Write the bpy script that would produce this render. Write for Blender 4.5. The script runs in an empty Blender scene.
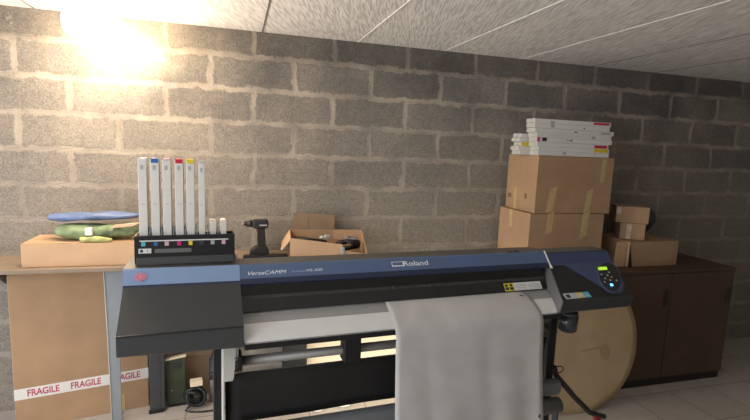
import bpy, bmesh, math, random
from mathutils import Vector, Matrix
random.seed(7)
PI = math.pi
COL = bpy.context.scene.collection
SC = bpy.context.scene

# ------------------------------------------------------------------ materials
def new_mat(name):
    m = bpy.data.materials.new(name); m.use_nodes = True
    nt = m.node_tree; b = nt.nodes['Principled BSDF']
    return m, nt, b

def mat(name, col, rough=.6, metal=0, var=.06, vscale=12, bump=0, bscale=60, emit=None, estr=0, spec=.5, coat=0, alpha=1, trans=0):
    m, nt, b = new_mat(name)
    N, L = nt.nodes, nt.links
    tc = N.new('ShaderNodeTexCoord')
    no = N.new('ShaderNodeTexNoise'); no.inputs['Scale'].default_value = vscale; no.inputs['Detail'].default_value = 4
    L.new(tc.outputs['Object'], no.inputs['Vector'])
    r = N.new('ShaderNodeValToRGB')
    r.color_ramp.elements[0].position = .3; r.color_ramp.elements[1].position = .7
    r.color_ramp.elements[0].color = tuple(max(0, c*(1-var)) for c in col)+(1,)
    r.color_ramp.elements[1].color = tuple(min(1, c*(1+var)) for c in col)+(1,)
    L.new(no.outputs['Fac'], r.inputs['Fac']); L.new(r.outputs['Color'], b.inputs['Base Color'])
    b.inputs['Roughness'].default_value = rough; b.inputs['Metallic'].default_value = metal
    b.inputs['Specular IOR Level'].default_value = spec
    if coat: b.inputs['Coat Weight'].default_value = coat; b.inputs['Coat Roughness'].default_value = .12
    if trans: b.inputs['Transmission Weight'].default_value = trans
    if alpha < 1: b.inputs['Alpha'].default_value = alpha
    if emit: b.inputs['Emission Color'].default_value = tuple(emit)+(1,); b.inputs['Emission Strength'].default_value = estr
    if bump:
        n2 = N.new('ShaderNodeTexNoise'); n2.inputs['Scale'].default_value = bscale; n2.inputs['Detail'].default_value = 5
        L.new(tc.outputs['Object'], n2.inputs['Vector'])
        bp = N.new('ShaderNodeBump'); bp.inputs['Strength'].default_value = bump; bp.inputs['Distance'].default_value = .01
        L.new(n2.outputs['Fac'], bp.inputs['Height']); L.new(bp.outputs['Normal'], b.inputs['Normal'])
    return m

def block_mat():
    m, nt, b = new_mat('concrete_block_wall'); N, L = nt.nodes, nt.links
    tc = N.new('ShaderNodeTexCoord')
    sx = N.new('ShaderNodeSeparateXYZ'); L.new(tc.outputs['Object'], sx.inputs[0])
    ax = N.new('ShaderNodeMath'); ax.operation = 'ADD'; ax.inputs[1].default_value = -.2484+.502*20
    L.new(sx.outputs['X'], ax.inputs[0])
    az = N.new('ShaderNodeMath'); az.operation = 'ADD'; az.inputs[1].default_value = -1.15+2.0
    L.new(sx.outputs['Z'], az.inputs[0])
    cb = N.new('ShaderNodeCombineXYZ'); L.new(ax.outputs[0], cb.inputs['X']); L.new(az.outputs[0], cb.inputs['Y'])
    # wobble the joints
    nw = N.new('ShaderNodeTexNoise'); nw.inputs['Scale'].default_value = 9; nw.inputs['Detail'].default_value = 6; nw.inputs['Roughness'].default_value = .65
    L.new(tc.outputs['Object'], nw.inputs['Vector'])
    sub = N.new('ShaderNodeVectorMath'); sub.operation = 'SUBTRACT'; sub.inputs[1].default_value = (.5, .5, .5)
    L.new(nw.outputs['Color'], sub.inputs[0])
    sc = N.new('ShaderNodeVectorMath'); sc.operation = 'SCALE'; sc.inputs['Scale'].default_value = .062
    L.new(sub.outputs[0], sc.inputs[0])
    ad = N.new('ShaderNodeVectorMath'); ad.operation = 'ADD'; L.new(cb.outputs[0], ad.inputs[0]); L.new(sc.outputs[0], ad.inputs[1])
    def brick(ms, sm):
        br = N.new('ShaderNodeTexBrick'); br.offset = .5; br.offset_frequency = 2; br.squash = 1
        br.inputs['Scale'].default_value = 1; br.inputs['Brick Width'].default_value = .502; br.inputs['Row Height'].default_value = .2
        br.inputs['Mortar Size'].default_value = ms; br.inputs['Mortar Smooth'].default_value = sm; br.inputs['Bias'].default_value = 0
        br.inputs['Color1'].default_value = (.16, .16, .16, 1); br.inputs['Color2'].default_value = (.9, .9, .9, 1)
        br.inputs['Mortar'].default_value = (.5, .5, .5, 1)
        L.new(ad.outputs[0], br.inputs['Vector']); return br
    br = brick(.034, 1.0); thin = brick(.0035, .2)
    # per block tone
    tone = N.new('ShaderNodeMixRGB'); tone.blend_type = 'MIX'
    tone.inputs['Color1'].default_value = (.215, .203, .187, 1); tone.inputs['Color2'].default_value = (.315, .295, .27, 1)
    L.new(br.outputs['Color'], tone.inputs['Fac'])
    # blotches over the wall
    nb = N.new('ShaderNodeTexNoise'); nb.inputs['Scale'].default_value = 2.2; nb.inputs['Detail'].default_value = 8; nb.inputs['Roughness'].default_value = .6
    L.new(tc.outputs['Object'], nb.inputs['Vector'])
    rb = N.new('ShaderNodeValToRGB'); rb.color_ramp.elements[0].position = .35; rb.color_ramp.elements[1].position = .68
    rb.color_ramp.elements[0].color = (.66, .67, .70, 1); rb.color_ramp.elements[1].color = (1.3, 1.26, 1.18, 1)
    L.new(nb.outputs['Fac'], rb.inputs['Fac'])
    mu = N.new('ShaderNodeMixRGB'); mu.blend_type = 'MULTIPLY'; mu.inputs['Fac'].default_value = 1
    L.new(tone.outputs[0], mu.inputs['Color1']); L.new(rb.outputs['Color'], mu.inputs['Color2'])
    # dustier, tan blocks lower down
    lo = N.new('ShaderNodeMapRange'); lo.inputs['From Min'].default_value = 1.95; lo.inputs['From Max'].default_value = 1.25
    lo.inputs['To Min'].default_value = 0; lo.inputs['To Max'].default_value = .75
    L.new(sx.outputs['Z'], lo.inputs['Value'])
    tl = N.new('ShaderNodeMixRGB'); L.new(lo.outputs[0], tl.inputs['Fac']); L.new(mu.outputs[0], tl.inputs['Color1']); tl.inputs['Color2'].default_value = (.315, .283, .243, 1)
    mu = tl
    # pitted grain and scattered chalky lime marks
    n3 = N.new('ShaderNodeTexNoise'); n3.inputs['Scale'].default_value = 28; n3.inputs['Detail'].default_value = 7; n3.inputs['Roughness'].default_value = .8
    L.new(tc.outputs['Object'], n3.inputs['Vector'])
    r3 = N.new('ShaderNodeValToRGB'); r3.color_ramp.elements[0].position = .36; r3.color_ramp.elements[1].position = .66
    r3.color_ramp.elements[0].color = (.80, .80, .80, 1); r3.color_ramp.elements[1].color = (1.18, 1.17, 1.16, 1)
    L.new(n3.outputs['Fac'], r3.inputs['Fac'])
    m3 = N.new('ShaderNodeMixRGB'); m3.blend_type = 'MULTIPLY'; m3.inputs['Fac'].default_value = 1
    L.new(mu.outputs[0], m3.inputs['Color1']); L.new(r3.outputs['Color'], m3.inputs['Color2'])
    mu = m3
    # fine grain
    ng = N.new('ShaderNodeTexNoise'); ng.inputs['Scale'].default_value = 95; ng.inputs['Detail'].default_value = 5; ng.inputs['Roughness'].default_value = .75
    L.new(tc.outputs['Object'], ng.inputs['Vector'])
    rg = N.new('ShaderNodeValToRGB'); rg.color_ramp.elements[0].position = .3; rg.color_ramp.elements[1].position = .72
    rg.color_ramp.elements[0].color = (.5, .5, .5, 1); rg.color_ramp.elements[1].color = (1.4, 1.39, 1.38, 1)
    L.new(ng.outputs['Fac'], rg.inputs['Fac'])
    mg = N.new('ShaderNodeMixRGB'); mg.blend_type = 'MULTIPLY'; mg.inputs['Fac'].default_value = .9
    L.new(mu.outputs[0], mg.inputs['Color1']); L.new(rg.outputs['Color'], mg.inputs['Color2'])
    # the mortar, smeared in places, missing in others
    ns = N.new('ShaderNodeTexNoise'); ns.inputs['Scale'].default_value = 4.5; ns.inputs['Detail'].default_value = 6
    L.new(tc.outputs['Object'], ns.inputs['Vector'])
    rs = N.new('ShaderNodeValToRGB'); rs.color_ramp.elements[0].position = .38; rs.color_ramp.elements[1].position = .6
    rs.color_ramp.elements[0].color = (.30, .30, .30, 1); rs.color_ramp.elements[1].color = (1, 1, 1, 1)
    L.new(ns.outputs['Fac'], rs.inputs['Fac'])
    ne = N.new('ShaderNodeTexNoise'); ne.inputs['Scale'].default_value = 22; ne.inputs['Detail'].default_value = 7; ne.inputs['Roughness'].default_value = .7
    L.new(tc.outputs['Object'], ne.inputs['Vector'])
    e1 = N.new('ShaderNodeMath'); e1.operation = 'MULTIPLY_ADD'; e1.inputs[1].default_value = 2.3; e1.inputs[2].default_value = -1.15; L.new(ne.outputs['Fac'], e1.inputs[0])
    e2 = N.new('ShaderNodeMath'); e2.operation = 'ADD'; L.new(br.outputs['Fac'], e2.inputs[0]); L.new(e1.outputs[0], e2.inputs[1])
    e3 = N.new('ShaderNodeMapRange'); e3.interpolation_type = 'SMOOTHSTEP'; e3.inputs['From Min'].default_value = .30; e3.inputs['From Max'].default_value = .78
    L.new(e2.outputs[0], e3.inputs['Value'])
    mf = N.new('ShaderNodeMath'); mf.operation = 'MULTIPLY'; L.new(e3.outputs[0], mf.inputs[0]); L.new(rs.outputs['Color'], mf.inputs[1])
    lf = N.new('ShaderNodeMapRange'); lf.inputs['From Min'].default_value = 1.1; lf.inputs['From Max'].default_value = 1.8
    lf.inputs['To Min'].default_value = .6; lf.inputs['To Max'].default_value = .95; L.new(sx.outputs['Z'], lf.inputs['Value'])
    mf2 = N.new('ShaderNodeMath'); mf2.operation = 'MULTIPLY'; L.new(mf.outputs[0], mf2.inputs[0]); L.new(lf.outputs[0], mf2.inputs[1]); mf = mf2
    mm = N.new('ShaderNodeMixRGB'); L.new(mf.outputs[0], mm.inputs['Fac']); L.new(mg.outputs[0], mm.inputs['Color1'])
    mm.inputs['Color2'].default_value = (.46, .405, .34, 1)
    # warm dusty tint lower down
    # darker strip in the course under the ceiling
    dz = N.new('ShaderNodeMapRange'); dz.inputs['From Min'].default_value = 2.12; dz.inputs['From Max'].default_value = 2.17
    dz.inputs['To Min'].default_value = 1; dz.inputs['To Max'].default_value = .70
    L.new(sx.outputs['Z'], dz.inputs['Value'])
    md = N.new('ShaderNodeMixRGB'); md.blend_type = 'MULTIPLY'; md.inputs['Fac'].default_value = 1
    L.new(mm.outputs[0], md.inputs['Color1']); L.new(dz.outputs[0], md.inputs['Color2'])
    nl = N.new('ShaderNodeTexNoise'); nl.inputs['Scale'].default_value = 6.5; nl.inputs['Detail'].default_value = 9; nl.inputs['Roughness'].default_value = .72
    L.new(tc.outputs['Object'], nl.inputs['Vector'])
    rl = N.new('ShaderNodeValToRGB'); rl.color_ramp.elements[0].position = .61; rl.color_ramp.elements[1].position = .70
    rl.color_ramp.elements[0].color = (0, 0, 0, 1); rl.color_ramp.elements[1].color = (.8, .8, .8, 1)
    L.new(nl.outputs['Fac'], rl.inputs['Fac'])
    hz = N.new('ShaderNodeMapRange'); hz.inputs['From Min'].default_value = 1.7; hz.inputs['From Max'].default_value = 2.15; L.new(sx.outputs['Z'], hz.inputs['Value'])
    lm = N.new('ShaderNodeMath'); lm.operation = 'MULTIPLY'; L.new(rl.outputs['Color'], lm.inputs[0]); L.new(hz.outputs[0], lm.inputs[1])
    mc = N.new('ShaderNodeMixRGB'); L.new(lm.outputs[0], mc.inputs['Fac']); L.new(md.outputs[0], mc.inputs['Color1']); mc.inputs['Color2'].default_value = (.42, .40, .37, 1)
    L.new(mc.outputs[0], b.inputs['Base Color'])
    b.inputs['Roughness'].default_value = .95; b.inputs['Specular IOR Level'].default_value = .15
    # relief
    h1 = N.new('ShaderNodeMath'); h1.operation = 'MULTIPLY_ADD'; h1.inputs[1].default_value = -.7
    L.new(thin.outputs['Fac'], h1.inputs[0]); 
    h2 = N.new('ShaderNodeMath'); h2.operation = 'MULTIPLY'; h2.inputs[1].default_value = .55; L.new(ng.outputs['Fac'], h2.inputs[0])
    L.new(h2.outputs[0], h1.inputs[2])
    h3 = N.new('ShaderNodeMath'); h3.operation = 'MULTIPLY_ADD'; h3.inputs[1].default_value = -.25
    L.new(e3.outputs[0], h3.inputs[0]); L.new(h1.outputs[0], h3.inputs[2])
    bp = N.new('ShaderNodeBump'); bp.inputs['Strength'].default_value = .7; bp.inputs['Distance'].default_value = .012
    L.new(h3.outputs[0], bp.inputs['Height']); L.new(bp.outputs['Normal'], b.inputs['Normal'])
    return m

def ceiling_mat():
    m, nt, b = new_mat('ceiling_panel_white'); N, L = nt.nodes, nt.links
    tc = N.new('ShaderNodeTexCoord')
    m0 = N.new('ShaderNodeMapping'); m0.inputs['Rotation'].default_value = (0, 0, math.radians(-72))
    L.new(tc.outputs['Object'], m0.inputs['Vector'])
    mp = N.new('ShaderNodeMapping'); mp.inputs['Scale'].default_value = (9, 120, 1)
    L.new(m0.outputs[0], mp.inputs['Vector'])
    n = N.new('ShaderNodeTexNoise'); n.inputs['Scale'].default_value = 1; n.inputs['Detail'].default_value = 1; n.inputs['Distortion'].default_value = 0
    L.new(mp.outputs[0], n.inputs['Vector'])
    r = N.new('ShaderNodeValToRGB'); r.color_ramp.elements[0].position = .36; r.color_ramp.elements[1].position = .60
    r.color_ramp.elements[0].color = (.68, .66, .635, 1); r.color_ramp.elements[1].color = (.96, .94, .91, 1)
    L.new(n.outputs['Fac'], r.inputs['Fac']); L.new(r.outputs['Color'], b.inputs['Base Color'])
    b.inputs['Roughness'].default_value = .9; b.inputs['Specular IOR Level'].default_value = .2
    bp = N.new('ShaderNodeBump'); bp.inputs['Strength'].default_value = .35; bp.inputs['Distance'].default_value = .006
    L.new(n.outputs['Fac'], bp.inputs['Height']); L.new(bp.outputs['Normal'], b.inputs['Normal'])
    return m

def floor_mat():
    m, nt, b = new_mat('beige_floor_tile'); N, L = nt.nodes, nt.links
    tc = N.new('ShaderNodeTexCoord')
    mp = N.new('ShaderNodeMapping'); mp.inputs['Location'].default_value = (.5-.36*10+.36*30, .66+.36*30, 0)
    L.new(tc.outputs['Object'], mp.inputs['Vector'])
    br = N.new('ShaderNodeTexBrick'); br.offset = 0; br.squash = 1
    br.inputs['Scale'].default_value = 1; br.inputs['Brick Width'].default_value = .36; br.inputs['Row Height'].default_value = .36
    br.inputs['Mortar Size'].default_value = .003; br.inputs['Mortar Smooth'].default_value = .2
    br.inputs['Color1'].default_value = (.52, .47, .42, 1); br.inputs['Color2'].default_value = (.56, .51, .46, 1); br.inputs['Mortar'].default_value = (.2, .18, .15, 1)
    L.new(mp.outputs[0], br.inputs['Vector'])
    n = N.new('ShaderNodeTexNoise'); n.inputs['Scale'].default_value = 7; n.inputs['Detail'].default_value = 6
    L.new(tc.outputs['Object'], n.inputs['Vector'])
    r = N.new('ShaderNodeValToRGB'); r.color_ramp.elements[0].color = (.8, .8, .8, 1); r.color_ramp.elements[1].color = (1.1, 1.1, 1.1, 1)
    L.new(n.outputs['Fac'], r.inputs['Fac'])
    mu = N.new('ShaderNodeMixRGB'); mu.blend_type = 'MULTIPLY'; mu.inputs['Fac'].default_value = 1
    L.new(br.outputs['Color'], mu.inputs['Color1']); L.new(r.outputs['Color'], mu.inputs['Color2'])
    L.new(mu.outputs[0], b.inputs['Base Color']); b.inputs['Roughness'].default_value = .38
    return m

def kraft_disc_mat():
    m, nt, b = new_mat('kraft_disc'); N, L = nt.nodes, nt.links
    tc = N.new('ShaderNodeTexCoord')
    n = N.new('ShaderNodeTexNoise'); n.inputs['Scale'].default_value = 2.6; n.inputs['Detail'].default_value = 3; n.inputs['Distortion'].default_value = .6
    L.new(tc.outputs['Object'], n.inputs['Vector'])
    r = N.new('ShaderNodeValToRGB'); r.color_ramp.elements[0].position = .35; r.color_ramp.elements[1].position = .7
    r.color_ramp.elements[0].color = (.47, .35, .20, 1); r.color_ramp.elements[1].color = (.62, .47, .285, 1)
    L.new(n.outputs['Fac'], r.inputs['Fac']); L.new(r.outputs['Color'], b.inputs['Base Color']); b.inputs['Roughness'].default_value = .7
    return m

def paper_mat():
    m, nt, b = new_mat('printing_paper'); N, L = nt.nodes, nt.links
    tc = N.new('ShaderNodeTexCoord')
    n = N.new('ShaderNodeTexNoise'); n.inputs['Scale'].default_value = 6; n.inputs['Detail'].default_value = 5; n.inputs['Distortion'].default_value = .8
    L.new(tc.outputs['Object'], n.inputs['Vector'])
    r = N.new('ShaderNodeValToRGB'); r.color_ramp.elements[0].position = .3; r.color_ramp.elements[1].position = .7
    r.color_ramp.elements[0].color = (.50, .485, .47, 1); r.color_ramp.elements[1].color = (.60, .585, .565, 1)
    L.new(n.outputs['Fac'], r.inputs['Fac']); L.new(r.outputs['Color'], b.inputs['Base Color']); b.inputs['Roughness'].default_value = .75
    b.inputs['Specular IOR Level'].default_value = .25
    return m

M = dict(
    blocks=block_mat(), ceiling=ceiling_mat(), tiles=floor_mat(), disc=kraft_disc_mat(), paper=paper_mat(),
    plaster=mat('grey_plaster', (.42, .40, .37), .95, bump=.3, bscale=30),
    seam_dark=mat('dark_seam', (.16, .15, .14), .9),  # dark joint colour of the ceiling panels
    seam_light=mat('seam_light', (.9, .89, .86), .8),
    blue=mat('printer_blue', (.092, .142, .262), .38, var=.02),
    blue_lit=mat('printer_blue_lit', (.235, .335, .53), .36, var=.02),  # same blue made lighter: the light on the left end is in the colour
    navy=mat('printer_navy', (.016, .026, .065), .4, var=.02),
    char=mat('charcoal_plastic', (.036, .039, .040), .5, var=.04),
    char2=mat('charcoal_plastic_lower', (.050, .053, .055), .5, var=.04),
    black=mat('black_plastic', (.012, .012, .013), .45, var=.05),
    topdark=mat('grey_brown_top', (.075, .068, .060), .42, var=.03),
    gloss=mat('smoked_cover', (.010, .010, .010), .16, var=.03, spec=.6),
    greyplas=mat('grey_plastic', (.15, .15, .148), .45, var=.02),
    apron=mat('platen_metal', (.74, .74, .72), .4, .05, var=.03),
    apron2=mat('platen_grey', (.34, .34, .335), .4, .1, var=.03),
    silver=mat('aluminium', (.26, .25, .235), .5, .45, var=.03),
    greybar=mat('grey_painted_bar', (.16, .17, .18), .5, var=.03),
    offwhite=mat('off_white_plate', (.60, .60, .55), .5, var=.02),
    white=mat('white_card', (.80, .79, .76), .55, var=.03),
    whitecart=mat('white_cartridge', (.80, .77, .72), .45, var=.02),
    whitetext=mat('white_lettering', (.86, .88, .90), .5, var=0),
    dimtext=mat('faint_lettering', (.42, .48, .58), .5, var=0),
    darktext=mat('dark_lettering', (.03, .03, .035), .6, var=0),
    redtext=mat('red_lettering', (.50, .07, .13), .6, var=.1),
    emblem=mat('red_emblem', (.80, .22, .27), .5, var=.1),
    card=mat('cardboard', (.43, .275, .16), .85, var=.08, vscale=6, bump=.1, bscale=90),
    card2=mat('pale_cardboard', (.58, .38, .23), .85, var=.07, vscale=6, bump=.1, bscale=90),
    cardin=mat('cardboard_inside', (.27, .185, .115), .9, var=.08),
    cardline=mat('cardboard_edge', (.17, .105, .06), .9),
    tape=mat('yellow_packing_tape', (.56, .43, .20), .38, var=.12, vscale=30),
    cleartape=mat('clear_packing_tape', (.62, .50, .38), .14, var=.2, vscale=30),
    wood=mat('shelf_board', (.27, .205, .15), .7, var=.12),
    cabinet=mat('brown_cabinet', (.085, .048, .027), .55, var=.15, vscale=5),
    plinth=mat('dark_plinth', (.02, .014, .01), .6),
    cream=mat('cream_board', (.88, .76, .56), .7, var=.03),
    yellow=mat('yellow_label', (.78, .62, .03), .5), magenta=mat('magenta_label', (.62, .03, .20), .5), cyan=mat('cyan_label', (.12, .50, .62), .5),
    bluelab=mat('blue_label', (.04, .14, .46), .5), pink=mat('pale_magenta_label', (.72, .48, .52), .5), red=mat('red_label', (.62, .02, .06), .5),
    ltgrey=mat('pale_grey_print', (.45, .45, .46), .6),
    bluecloth=mat('blue_plastic_bag', (.13, .19, .36), .45, var=.25, bump=.4, bscale=25),
    greencloth=mat('green_bag', (.20, .27, .15), .7, var=.45, vscale=18, bump=.6, bscale=30),
    lime=mat('yellow_green_cloth', (.52, .55, .22), .7, var=.2, bump=.4, bscale=40),
    peach=mat('peach_packet', (.72, .48, .32), .6, var=.1),
    pcb=mat('green_panel', (.045, .058, .035), .5, var=.25),
    orange=mat('orange_button', (.7, .22, .03), .5),
    greycase=mat('dark_grey_case', (.05, .053, .06), .5, var=.1),
    greymetal=mat('grey_galvanised', (.27, .30, .33), .5, .2, var=.08),
    brass=mat('chuck_metal', (.45, .40, .26), .35, .7, var=.1),
    lcd=mat('lcd_green', (.3, .5, .05), .4, emit=(.45, .85, .03), estr=.9),
    led=mat('led_blue', (.1, .4, 1), .4, emit=(.08, .38, 1.0), estr=5),
    lamp=mat('lit_glare', (1, .96, .88), .5, emit=(1, .78, .53), estr=30),
    batten=mat('white_lamp_body', (.8, .8, .78), .5),
    redplas=mat('red_plastic', (.35, .02, .02), .5),
)

# ------------------------------------------------------------------ mesh helpers
def bm_new(): return bmesh.new()

def add_box(bm, x0, x1, y0, y1, z0, z1, bev=0, mi=0, seg=2):
    vs = [bm.verts.new((x, y, z)) for x in (x0, x1) for y in (y0, y1) for z in (z0, z1)]
    idx = [(0, 1, 3, 2), (4, 6, 7, 5), (0, 4, 5, 1), (2, 3, 7, 6), (0, 2, 6, 4), (1, 5, 7, 3)]
    fs = [bm.faces.new([vs[i] for i in q]) for q in idx]
    for f in fs: f.material_index = mi
    if bev:
        es = list({e for f in fs for e in f.edges})
        r = bmesh.ops.bevel(bm, geom=es, offset=bev, segments=seg, profile=.5, affect='EDGES')
        for f in r['faces']: f.material_index = mi
    return vs

def add_cyl(bm, p0, p1, r0, r1=None, n=20, mi=0, cap=True):
    p0, p1 = Vector(p0), Vector(p1); r1 = r0 if r1 is None else r1
    d = (p1-p0).normalized(); a = d.orthogonal().normalized(); b = d.cross(a)
    A = [bm.verts.new(p0+r0*(math.cos(2*PI*i/n)*a+math.sin(2*PI*i/n)*b)) for i in range(n)]
    B = [bm.verts.new(p1+r1*(math.cos(2*PI*i/n)*a+math.sin(2*PI*i/n)*b)) for i in range(n)]
    for i in range(n):
        f = bm.faces.new((A[i], A[(i+1) % n], B[(i+1) % n], B[i])); f.material_index = mi; f.smooth = True
    if cap:
        f = bm.faces.new(A[::-1]); f.material_index = mi
        f = bm.faces.new(B); f.material_index = mi

def add_tube(bm, pts, r, n=8, mi=0):
    pts = [Vector(p) for p in pts]; rings = []
    a = None
    for i, p in enumerate(pts):
        d = (pts[min(i+1, len(pts)-1)]-pts[max(i-1, 0)]).normalized()
        a = d.orthogonal().normalized() if a is None else (a-d*a.dot(d)).normalized()
        b = d.cross(a)
        rings.append([bm.verts.new(p+r*(math.cos(2*PI*k/n)*a+math.sin(2*PI*k/n)*b)) for k in range(n)])
    for A, B in zip(rings, rings[1:]):
        for k in range(n):
            f = bm.faces.new((A[k], A[(k+1) % n], B[(k+1) % n], B[k])); f.smooth = True; f.material_index = mi
    bm.faces.new(rings[0][::-1]).material_index = mi; bm.faces.new(rings[-1]).material_index = mi

def add_prism(bm, poly, lo, hi, axis='y', mi=0, bev=0):
    """poly: 2-D outline; extruded along axis between lo and hi. axis y -> poly is (x,z); x -> (y,z); z -> (x,y)."""
    def P(u, v, w):
        return {'y': (u, w, v), 'x': (w, u, v), 'z': (u, v, w)}[axis]
    A = [bm.verts.new(P(u, v, lo)) for u, v in poly]; B = [bm.verts.new(P(u, v, hi)) for u, v in poly]
    n = len(poly); fs = [bm.faces.new(A), bm.faces.new(B[::-1])]
    for i in range(n): fs.append(bm.faces.new((A[i], B[i], B[(i+1) % n], A[(i+1) % n])))
    for f in fs: f.material_index = mi
    if bev:
        es = list({e for f in fs for e in f.edges})
        r = bmesh.ops.bevel(bm, geom=es, offset=bev, segments=2, profile=.5, affect='EDGES')
        for f in r['faces']: f.material_index = mi
    return fs

def add_quad(bm, a, b, c, d, mi=0):
    f = bm.faces.new([bm.verts.new(v) for v in (a, b, c, d)]); f.material_index = mi; return f

def add_sphere(bm, c, r, sx=1, sy=1, sz=1, mi=0, u=20, v=12, lump=0, seed=0):
    r_ = bmesh.ops.create_uvsphere(bm, u_segments=u, v_segments=v, radius=r)
    rnd = random.Random(seed)
    for q in r_['verts']:
        k = 1+lump*(math.sin(q.co.x*37/r*.12+seed)+math.sin(q.co.y*41/r*.11+2*seed)+math.sin(q.co.z*29/r*.15))/3+lump*.4*(rnd.random()-.5)
        q.co = Vector((q.co.x*sx*k+c[0], q.co.y*sy*k+c[1], q.co.z*sz*k+c[2]))
        for f in q.link_faces: f.smooth = True; f.material_index = mi

def obj(name, bm, mats, parent=None, loc=None, rz=0, smooth=None):
    bmesh.ops.recalc_face_normals(bm, faces=bm.faces)
    me = bpy.data.meshes.new(name); bm.to_mesh(me); bm.free()
    if not isinstance(mats, (list, tuple)): mats = [mats]
    for m in mats: me.materials.append(m)
    o = bpy.data.objects.new(name, me); COL.objects.link(o)
    if parent: o.parent = parent
    if loc: o.location = loc
    if rz: o.rotation_euler = (0, 0, rz)
    return o

def tag(o, label=None, cat=None, group=None, kind=None):
    if label: o['label'] = label
    if cat: o['category'] = cat
    if group: o['group'] = group
    if kind: o['kind'] = kind
    return o

def thing(name, label, cat, loc=(0, 0, 0), rz=0, group=None):
    o = bpy.data.objects.new(name, None); COL.objects.link(o); o.empty_display_size = .05
    o.location = loc; o.rotation_euler = (0, 0, rz)
    return tag(o, label, cat, group)

def struct(name, bm, m): return tag(obj(name, bm, m), kind='structure')

def text(name, body, size, m, parent, origin, xdir, ydir, shear=0, width=None, height=None, ext=.0004, bold=0, sp=1):
    """real lettering: outline of the built-in font turned into a mesh lying in the plane (xdir, ydir)."""
    cu = bpy.data.curves.new(name, 'FONT'); cu.body = body; cu.size = 1; cu.extrude = 0; cu.shear = shear; cu.offset = bold; cu.space_character = sp
    t = bpy.data.objects.new(name, cu); COL.objects.link(t)
    dg = bpy.context.evaluated_depsgraph_get(); dg.update()
    me = bpy.data.meshes.new_from_object(t.evaluated_get(dg))
    bpy.data.objects.remove(t); bpy.data.curves.remove(cu)
    xs = [v.co.x for v in me.vertices]; ys = [v.co.y for v in me.vertices]
    w0, w1, h0, h1 = min(xs), max(xs), min(ys), max(ys)
    sx = (width/(w1-w0)) if width else size; sy = (height/(h1-h0)) if height else (size if not width else sx)
    X, Y = Vector(xdir).normalized(), Vector(ydir).normalized(); Z = X.cross(Y)
    O = Vector(origin)
    for v in me.vertices:
        v.co = O+X*((v.co.x-w0)*sx)+Y*((v.co.y-h0)*sy)+Z*ext
    me.materials.clear(); me.materials.append(m)
    o = bpy.data.objects.new(name, me); COL.objects.link(o); o.parent = parent
    return o

# ------------------------------------------------------------------ room shell  (x along the block wall, y=0 is its face, z up)
CZ = 2.302
bm = bm_new(); add_box(bm, -2.6, 5.4, 0, .2, 0, CZ); struct('wall_back', bm, M['blocks'])
bm = bm_new(); add_box(bm, -2.8, 5.6, -5.2, .2, -.12, 0); struct('floor', bm, M['tiles'])
bm = bm_new(); add_box(bm, -2.8, 5.6, -5.2, .2, CZ, CZ+.12); struct('ceiling', bm, M['ceiling'])
bm = bm_new(); add_box(bm, 5.4, 5.6, -5.2, .2, 0, CZ); struct('wall_right', bm, M['plaster'])
# left wall with a wide daylight opening, front wall behind the camera
bm = bm_new()
add_box(bm, -2.8, -2.6, -5.2, -4.2, 0, CZ); add_box(bm, -2.8, -2.6, -.5, .2, 0, CZ); add_box(bm, -2.8, -2.6, -4.2, -.5, 2.1, CZ)
struct('wall_left', bm, M['plaster'])
bm = bm_new(); add_box(bm, -2.8, 5.6, -5.4, -5.2, 0, CZ); struct('wall_front', bm, M['plaster'])
# panel seams of the ceiling, every 60 cm
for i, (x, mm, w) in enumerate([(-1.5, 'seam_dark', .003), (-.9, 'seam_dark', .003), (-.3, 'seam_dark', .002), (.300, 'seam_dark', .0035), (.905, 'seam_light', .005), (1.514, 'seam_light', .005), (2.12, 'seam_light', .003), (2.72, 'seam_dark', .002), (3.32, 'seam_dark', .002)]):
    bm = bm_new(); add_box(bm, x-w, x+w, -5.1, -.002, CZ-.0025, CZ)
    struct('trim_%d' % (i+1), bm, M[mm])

# ------------------------------------------------------------------ the printer (local axes: x along its width, y to the back)
PA = .0609
PX, PY = -.139, -1.840
def PL(s, t, z=0):
    return (PX+s*math.cos(PA)-t*math.sin(PA), PY+s*math.sin(PA)+t*math.cos(PA), z)
pr = thing('wide_format_printer', 'blue and charcoal wide format vinyl printer with digital keypad on its right end', 'printer', (PX, PY, 0), PA)

BAND_Y = Vector((0, .03, .044)).normalized()      # up direction of the steep blue band
SLOPE_Y = Vector((0, .15, .092)).normalized()     # up direction of the sloping face
X1 = Vector((1, 0, 0))

def loft(bm, prof, sl, sr, mis, close=True, bev_edges=True):
    """prof: [(t,z)], sl/sr: left/right x at each point (number or list), mis: material per span; closes the ends."""
    n = len(prof)
    L_ = sl if isinstance(sl, (list, tuple)) else [sl]*n
    R_ = sr if isinstance(sr, (list, tuple)) else [sr]*n
    A = [bm.verts.new((L_[i], prof[i][0], prof[i][1])) for i in range(n)]
    B = [bm.verts.new((R_[i], prof[i][0], prof[i][1])) for i in range(n)]
    for i in range(n if close else n-1):
        j = (i+1) % n
        f = bm.faces.new((A[i], B[i], B[j], A[j])); f.material_index = mis[i % len(mis)]
    return A, B

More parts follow.
